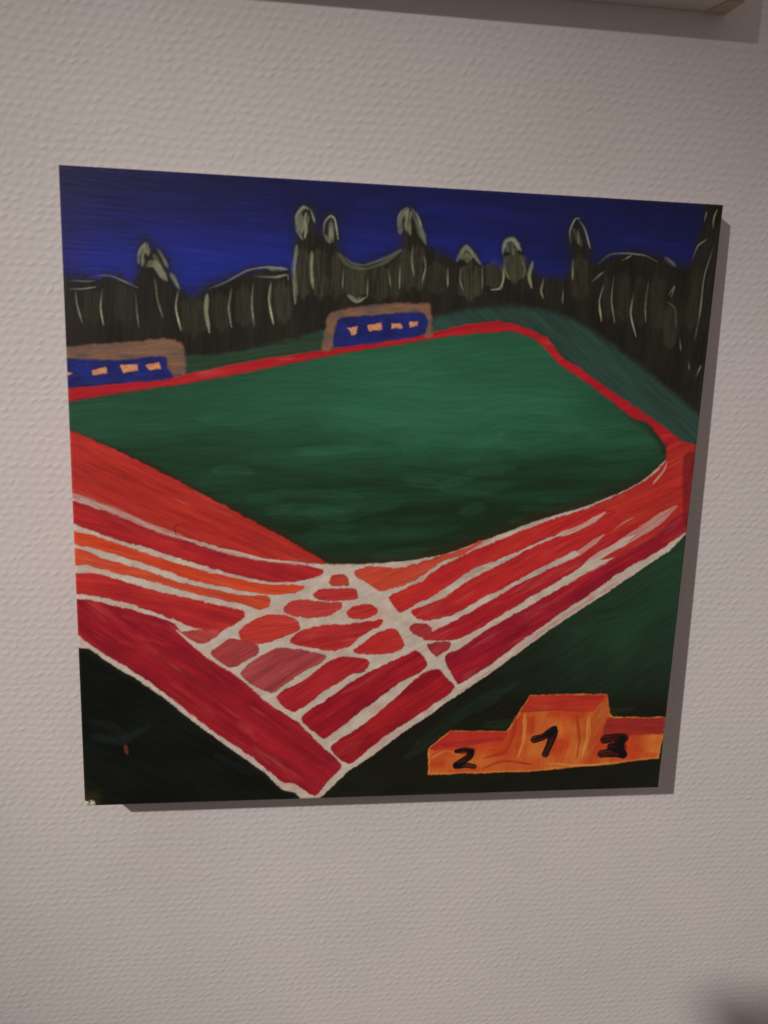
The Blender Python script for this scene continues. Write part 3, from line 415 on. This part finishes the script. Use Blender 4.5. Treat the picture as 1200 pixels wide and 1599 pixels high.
for i, (p, wd, a) in enumerate(PODST): stroke(p, wd * .5, min(1, a * 1.5), [(150, 44, 24), (218, 136, 62), (206, 66, 32)][i % 3], seed=920 + i, dry=.85, h=.16)
for p, wd, a in ((DIG2[0][0], 4.5, .8), (DIG2[1][0], 5, .6), (DIG3[1][0], 8.0, .9), (DIG3[2][0], 7, .7), (DIG1[2][0], 4.5, .6), (DIG1[0][0], 4.5, .6)): stroke(p, wd, a, (44, 20, 16), seed=int(wd * 7), dry=.75, soft=1.0)
for D, rr in ((DIG2, r_d2), (DIG1, r_d1), (DIG3, r_d3)):
    for i, (p, wd, a) in enumerate(D): stroke(p, wd * 1.02, 1, (18, 12, 14), rr, seed=940 + i, dry=.2, h=.14, taper=False)
# --- dugouts
for R_, B_, Wn, rs, rb, dk in ((ROOF1, BLUE1, WIN1, r_s1, r_b1, 0), (ROOF2, BLUE2, WIN2, r_s2, r_b2, 1)):
    fill(R_, lambda x, y, d: tint(mix((96, 76, 66), (134, 90, 64), 1.6 * fbm(x / 9, y / 3, 451 + dk) - .4), streaks(x, y, 8, 10, .7, 452), .4), rs, soft=1.1, wob=.9, seed=453 + dk, h=.1)
    fill(B_, lambda x, y, d: tint(mix((28, 29, 74), (32, 40, 108), 1.7 * fbm(x / 6, y / 4, 461 + dk) - .35), fbm(x / 2, y / 1, 462), .3), rb, soft=.7, wob=.7, seed=463 + dk, h=.1)
    for i, c in enumerate(Wn):
        rid = region('orange_window', rb)
        fill(c, lambda x, y, d: mix((196, 112, 58), (206, 146, 104), fbm(x / 1.5, y / 1.2, 471 + i) * 1.6 - .3), rid, soft=.5, wob=.6, seed=480 + i + 7 * dk, h=.14, curved=False)
# --- worn, unpainted places along the edges of the canvas
ew = np.minimum(np.minimum(X, 400 - X), np.minimum(Y, 400 - Y))
chip = (fbm(X / 3.5, Y / 3.5, 990, 4) > .60 + .22 * ew) & ((X < 6) | (Y < 5))
ca = chip[..., None] * .7; RGB[:] = RGB * (1 - ca) + pig((176, 160, 146)) * ca
cd = np.hypot(X * 1.0 - 1.6, Y * 1.5 - 1.6); cw = np.clip((5.4 + 5 * (fbm(X / 1.6, Y / 1.6, 995) - .5) - cd) / 1.2, 0, 1)
ol = np.clip((15 + 6 * (fbm(X / 4, Y / 4, 997) - .5) - np.hypot(X, Y)) / 9, 0, 1)[..., None]
RGB[:] = RGB * (1 - .5 * ol) + pig((66, 56, 26)) * .5 * ol
cw = cw * (fbm(X / 1.1, Y / 1.1, 996) > .40); RGB[:] = RGB * (1 - cw[..., None]) + pig((186, 172, 150)) * cw[..., None]

m = (ID == r_green) & (X < 125); ID[m] = r_dark
# ---------------------------------------------------------------- canvas object
TH = 0.0155
paint_root = empty('stadium_painting', to_world((0, 0, 0)), 'square unframed painting of a red running track round a green field, hung on white wall', 'painting')
paint_root.rotation_mode = 'QUATERNION'; paint_root.rotation_quaternion = ROT.to_quaternion()
bow = (X / 400 - .5) ** 2 + (Y / 400 - .5) ** 2
VZ = HGT * 1e-3 + RND
verts = np.stack([X * 1e-3, Y * 1e-3, VZ - RND], -1).reshape(-1, 3)
colr = np.concatenate([RGB, np.ones((G, G, 1))], -1).reshape(-1, 4).astype(np.float32)
# smooth normals of the whole sheet, shared by every part, so that no seam shows between the patches
gy, gx = np.gradient(VZ, (lin[1] - lin[0]) * 1e-3)
nr = np.stack([-gx, -gy, np.ones_like(gx)], -1); nr /= np.linalg.norm(nr, axis=-1, keepdims=True); nr = nr.reshape(-1, 3)
idx = np.arange(G * G).reshape(G, G)
quads = np.stack([idx[:-1, :-1], idx[:-1, 1:], idx[1:, 1:], idx[1:, :-1]], -1).reshape(-1, 4)
fid = ID[:-1, :-1].reshape(-1)
def np_mesh(name, V, F, COL, nrmls=None):
    me = bpy.data.meshes.new(name); me.vertices.add(len(V)); me.vertices.foreach_set('co', V.astype(np.float32).ravel())
    me.loops.add(F.size); me.loops.foreach_set('vertex_index', F.astype(np.int32).ravel())
    me.polygons.add(len(F)); me.polygons.foreach_set('loop_start', np.arange(0, F.size, F.shape[1], dtype=np.int32))
    me.update(calc_edges=True); me.polygons.foreach_set('use_smooth', np.ones(len(F), bool))
    at = me.color_attributes.new('paint', 'FLOAT_COLOR', 'POINT'); at.data.foreach_set('color', COL.ravel())
    if nrmls is not None: me.normals_split_custom_set_from_vertices([tuple(n) for n in nrmls.tolist()])
    me.materials.append(M_PAINT); me.validate(); return me
made = {}
for k in sorted(REG):
    nm, par, lab = REG[k]; sel = quads[fid == k]
    if len(sel) < 6: print('empty region', nm, k); continue
    u, inv = np.unique(sel, return_inverse=True)
    o = bpy.data.objects.new(nm, np_mesh(nm, verts[u], inv.reshape(-1, 4), colr[u], nr[u])); C.objects.link(o)
    o.parent = made.get(par, paint_root); made[k] = o
    if lab: o['label'] = lab
# the folded sides: rings that run round the edge from the painted face to the back
per = np.concatenate([idx[0, :-1], idx[:-1, -1], idx[-1, :0:-1], idx[:0:-1, 0]])
P = verts[per]; cen = np.array([S / 2, S / 2]); hw = S / 2 - RND
dirs = np.where(np.abs(P[:, :2] - cen) > hw - 1e-6, np.sign(P[:, :2] - cen), 0)
rings = []; cols = []
prof = [(0, 0)] + [(RND * math.sin(a), RND * (math.cos(a) - 1)) for a in np.radians([22, 45, 68, 90])] + [(RND, -.006), (RND, -TH)]
base = colr[per].copy()
for o_, z_ in prof:
    v = P.copy(); v[:, :2] += dirs * o_; v[:, 2] = (P[:, 2] if z_ == 0 else z_); rings.append(v)
    c = base.copy()
    if z_ < -.002:
        g = .25 if z_ > -.01 else .6; c[:, :3] = c[:, :3] * (1 - g) + pig((170, 155, 140)) * g
    cols.append(c)
n = len(P); RV = np.concatenate(rings); RC_ = np.concatenate(cols).astype(np.float32); i0 = np.arange(n); i1 = (i0 + 1) % n; FF = []
for k in range(len(prof) - 1): FF.append(np.stack([i0 + k * n, i0 + (k + 1) * n, i1 + (k + 1) * n, i1 + k * n], -1))
o = bpy.data.objects.new('folded_canvas_edge', np_mesh('folded_canvas_edge', RV, np.concatenate(FF), RC_)); C.objects.link(o); o.parent = paint_root
def bar(x0, y0, z0, x1, y1, z1): return [(x0, y0, z0), (x1, y0, z0), (x1, y1, z0), (x0, y1, z0), (x0, y0, z1), (x1, y0, z1), (x1, y1, z1), (x0, y1, z1)]
BF = [(3, 2, 1, 0), (4, 5, 6, 7), (0, 1, 5, 4), (1, 2, 6, 5), (2, 3, 7, 6), (3, 0, 4, 7)]
e = .0005
for a in ((e, e, S - e, .03), (e, S - .03, S - e, S - e), (e, .0302, .03, S - .0302), (S - .03, .0302, S - e, S - .0302)):
    mesh_obj('stretcher_bar', bar(a[0], a[1], -TH, a[2], a[3], -.003), BF, M_WOOD, paint_root)
for bx in (.012, S - .012):                 # cork pads that keep the lower edge off the wall
    mesh_obj('cork_pad', bar(bx - .007, .005, A0 + .0008, bx + .007, .019, -TH), BF, M_WOOD, paint_root)

# ---------------------------------------------------------------- the canvas above
ux, uy, T1 = UPPER[0] - .008, UPPER[1] + .001, 0.025      # its lower right corner on the wall
up_root = empty('upper_canvas', (ux, 0, uy), 'pale canvas at the top right of which only the shaded bottom edge shows', 'canvas')
W2 = .42; r = .0018
def slab(name, mat, z_front, z_back, par):   # rounded front edges
    vs = []; ringsz = [(r, -z_front)] + [(r * (1 - math.sin(a)), -(z_front - r * (1 - math.cos(a)))) for a in np.radians([30, 60, 90])] + [(0, -z_back)]
    for ins, yy in ringsz: vs += [(-W2 + ins, yy, ins), (-ins, yy, ins), (-ins, yy, .30 - ins), (-W2 + ins, yy, .30 - ins)]
    fs = [(0, 1, 2, 3)]
    for k in range(len(ringsz) - 1): fs += [(4 * k + j, 4 * k + 4 + j, 4 * k + 4 + (j + 1) % 4, 4 * k + (j + 1) % 4) for j in range(4)]
    fs.append(tuple(4 * (len(ringsz) - 1) + j for j in (3, 2, 1, 0)))
    return mesh_obj(name, vs, fs, mat, par, smooth=False)
slab('wrapped_canvas', M_COTTON, T1, .0004, up_root)
M_SPOT = plain('dried_red_paint', (.42, .06, .035), .5, .3, 200, .3, .4); M_FOLD = plain('raw_cotton_fold', (.52, .46, .35), .85, .2, 700, .15, .8)
# folded flap at the corner, seen from below
mesh_obj('corner_fold', [(-.014, -.002, -.0009), (-.0008, -.002, -.0009), (-.0008, -T1 + .003, -.0009), (-.010, -T1 + .003, -.0009), (-.014, -.002, .0005), (-.0008, -.002, .0005), (-.0008, -T1 + .003, .0005), (-.010, -T1 + .003, .0005)], BF, M_FOLD, up_root)
sv = [(-.0052, -T1 - .0003, .0014)] + [(-.0052 + .0022 * math.cos(t) * (1 + .2 * math.sin(3 * t)), -T1 - .0001, .0026 + .0022 * math.sin(t)) for t in np.linspace(0, 2 * math.pi, 14, endpoint=False)]
sv[0] = (-.0052, -T1 - .0005, .0026)
mesh_obj('red_paint_spot', sv, [(0, i + 1, (i + 1) % 14 + 1) for i in range(14)], M_SPOT, up_root, smooth=True)

# ---------------------------------------------------------------- the photographer, behind the camera; the head's shadow falls into the lower right corner
def skin(name, pts, edges, mat, parent, root=0, sub=2):
    me = bpy.data.meshes.new(name); me.from_pydata([p[:3] for p in pts], edges, []); me.materials.append(mat)
    o = bpy.data.objects.new(name, me); C.objects.link(o); o.parent = parent
    o.modifiers.new('skin', 'SKIN'); o.modifiers.new('smooth', 'SUBSURF').levels = sub; o.modifiers['smooth'].render_levels = sub
    if not me.skin_vertices: me.attributes.new('skin', 'FLOAT2', 'POINT')
    sv_ = me.skin_vertices[0].data
    for i, p in enumerate(pts): sv_[i].radius = (p[3], p[4] if len(p) > 4 else p[3]); sv_[i].use_root = (i == root)
    o.modifiers['skin'].use_smooth_shade = True
    return o
M_SKIN = plain('skin', (.55, .33, .25), .5, .3, 40, .08); M_KNIT = plain('grey_knit', (.16, .16, .18), .9, .2, 300, .2, .5); M_JEANS = plain('denim', (.05, .07, .13), .85, .2, 400, .2, .4)
M_HAIR = plain('brown_hair', (.06, .035, .02), .6, .3, 300, .3, .5); M_PHONE = plain('dark_phone_glass', (.012, .012, .014), .15, .5, 50, .1); M_SHOE = plain('shoe_leather', (.03, .03, .03))
HX, HY, HZ = to_world((-.266, .484, .863))             # where the head is
ph = empty('person', (HX, HY, 0), 'person in a grey sweater photographing the painting with a phone', 'person')
cw_ = co.matrix_world.copy(); cw_l = Matrix.Translation((-HX, -HY, 0)) @ cw_
hp = cw_l @ Vector((.0, -.10, .035))                      # palm behind the phone
V = Vector
b = [(0, 0, .98, .13, .10), (0, 0, 1.16, .12, .09), (0, .01, 1.34, .15, .10), (0, .0, 1.45, .06, .055), (0, .01, 1.52, .052), (0, .02, HZ - .04, .068, .078), (0, .015, HZ + .04, .072, .088),
     (.17, .0, 1.38, .055), (.27, .08, 1.17, .042), (hp.x, hp.y, hp.z, .022, .018), (-.17, 0, 1.38, .055), (-.24, .02, 1.12, .042), (-.22, .12, .90, .022, .03),
     (.09, 0, .90, .085), (.10, .02, .50, .055), (.10, 0, .09, .038), (.10, .13, .04, .035), (-.09, 0, .90, .085), (-.10, .02, .50, .055), (-.10, 0, .09, .038), (-.10, .13, .04, .035)]
ed_ = [(0, 1), (1, 2), (2, 3), (3, 4), (4, 5), (5, 6), (2, 7), (7, 8), (8, 9), (2, 10), (10, 11), (11, 12), (0, 13), (13, 14), (14, 15), (15, 16), (0, 17), (17, 18), (18, 19), (19, 20)]
side = (cw_l.to_3x3() @ V((1, 0, 0))); upv = (cw_l.to_3x3() @ V((0, 1, 0))); back = (cw_l.to_3x3() @ V((0, 0, 1)))
def finger(base, a, bb, c, rad, start):
    k = len(b)
    for q, rr in ((base, rad), (a, rad * .95), (bb, rad * .85), (c, rad * .7)): b.append((q.x, q.y, q.z, rr))
    ed_.extend([(start, k), (k, k + 1), (k + 1, k + 2), (k + 2, k + 3)])
for j in range(4):                                        # right hand: fingers round the left edge of the phone, thumb on the other side
    base = hp - side * .02 + upv * (.028 - .018 * j) - back * .004; l = (.9, 1, .95, .78)[j]
    finger(base, base - side * .022 * l - back * .002, base - side * .034 * l - back * .018 * l, base - side * .022 * l - back * .030, .0085, 9)
base = hp + side * .022 - upv * .01; finger(base, base + side * .012 + upv * .02, base + side * .016 + upv * .038 - back * .01, base + side * .008 + upv * .052 - back * .014, .010, 9)
lh = V((-.22, .12, .90))
for j in range(4):
    base = lh + V((.0, .03 - .018 * j, -.03)); l = (.9, 1, .95, .78)[j]
    finger(base, base + V((0, .004, -.03 * l)), base + V((.006, .004, -.052 * l)), base + V((.014, .004, -.068 * l)), .0085, 12)
base = lh + V((.004, .035, -.005)); finger(base, base + V((.006, .014, -.018)), base + V((.01, .018, -.036)), base + V((.012, .016, -.05)), .010, 12)
skin('body', b, ed_, M_SKIN, ph)
inc = lambda i, d: b[i][:3] + tuple(v + d for v in b[i][3:5])
def lerp(i, j, t): return tuple(b[i][k] * (1 - t) + b[j][k] * t for k in range(3))
skin('sweater', [inc(0, .012), inc(1, .014), inc(2, .014), inc(3, .006), inc(7, .012), inc(8, .014), lerp(8, 9, .85) + (.034,), inc(10, .012), inc(11, .014), lerp(11, 12, .85) + (.034,)], [(0, 1), (1, 2), (2, 3), (2, 4), (4, 5), (5, 6), (2, 7), (7, 8), (8, 9)], M_KNIT, ph)
skin('trousers', [inc(0, .02), inc(13, .012), inc(14, .018), lerp(14, 15, .95) + (.06,), inc(17, .012), inc(18, .018), lerp(18, 19, .95) + (.06,)], [(0, 1), (1, 2), (2, 3), (0, 4), (4, 5), (5, 6)], M_JEANS, ph)
for k in (15, 19): skin('shoe', [(b[k][0], -.04, .05, .045), (b[k][0], .06, .045, .046), (b[k][0], .16, .038, .038)], [(0, 1), (1, 2)], M_SHOE, ph)
skin('hair', [(0, -.03, HZ - .04, .066, .066), (0, -.015, HZ + .03, .082, .084), (0, .0, HZ + .075, .072, .078)], [(0, 1), (1, 2)], M_HAIR, ph)
def ball(name, c, r3, mat):
    bm = bmesh.new(); bmesh.ops.create_uvsphere(bm, u_segments=16, v_segments=10, radius=1)
    for v in bm.verts: v.co = Vector((v.co.x * r3[0] + c[0], v.co.y * r3[1] + c[1], v.co.z * r3[2] + c[2]))
    me = bpy.data.meshes.new(name); bm.to_mesh(me); bm.free(); me.materials.append(mat); me.polygons.foreach_set('use_smooth', [True] * len(me.polygons))
    o = bpy.data.objects.new(name, me); C.objects.link(o); o.parent = ph; return o
M_EYE = plain('eye_white', (.7, .68, .65), .2, .5, 40, .02); M_LIP = plain('lips', (.42, .18, .15), .5)
for sx in (-1, 1): ball('eye', (sx * .032, .088, HZ), (.012, .010, .009), M_EYE); ball('ear', (sx * .078, .005, HZ - .01), (.012, .02, .032), M_SKIN)
ball('nose', (0, .103, HZ - .03), (.014, .020, .024), M_SKIN); ball('mouth', (0, .09, HZ - .066), (.024, .012, .009), M_LIP)
pm = empty('smartphone', (0, 0, 0), 'dark smartphone held upright in front of the painting', 'smartphone'); pm.matrix_world = cw_
def chamfer_slab(name, x0, y0, z0, x1, y1, z1, r_, mat, parent):
    bm = bmesh.new(); vs = [bm.verts.new(v) for v in bar(x0, y0, z0, x1, y1, z1)]
    for f_ in BF: bm.faces.new([vs[i] for i in f_])
    bmesh.ops.bevel(bm, geom=[e_ for e_ in bm.edges if abs(e_.verts[0].co.z - e_.verts[1].co.z) > 1e-6], offset=r_, segments=4, affect='EDGES')
    me = bpy.data.meshes.new(name); bm.to_mesh(me); bm.free(); me.materials.append(mat); o = bpy.data.objects.new(name, me); C.objects.link(o); o.parent = parent; return o
chamfer_slab('phone_case', -.052, -.135, .006, .022, .020, .0145, .009, M_PHONE, pm)
chamfer_slab('screen', -.050, -.133, .0145, .020, .018, .0152, .008, M_PHONE, pm)
chamfer_slab('lens_bump', -.012, -.03, .0035, .012, .012, .006, .005, M_PHONE, pm)
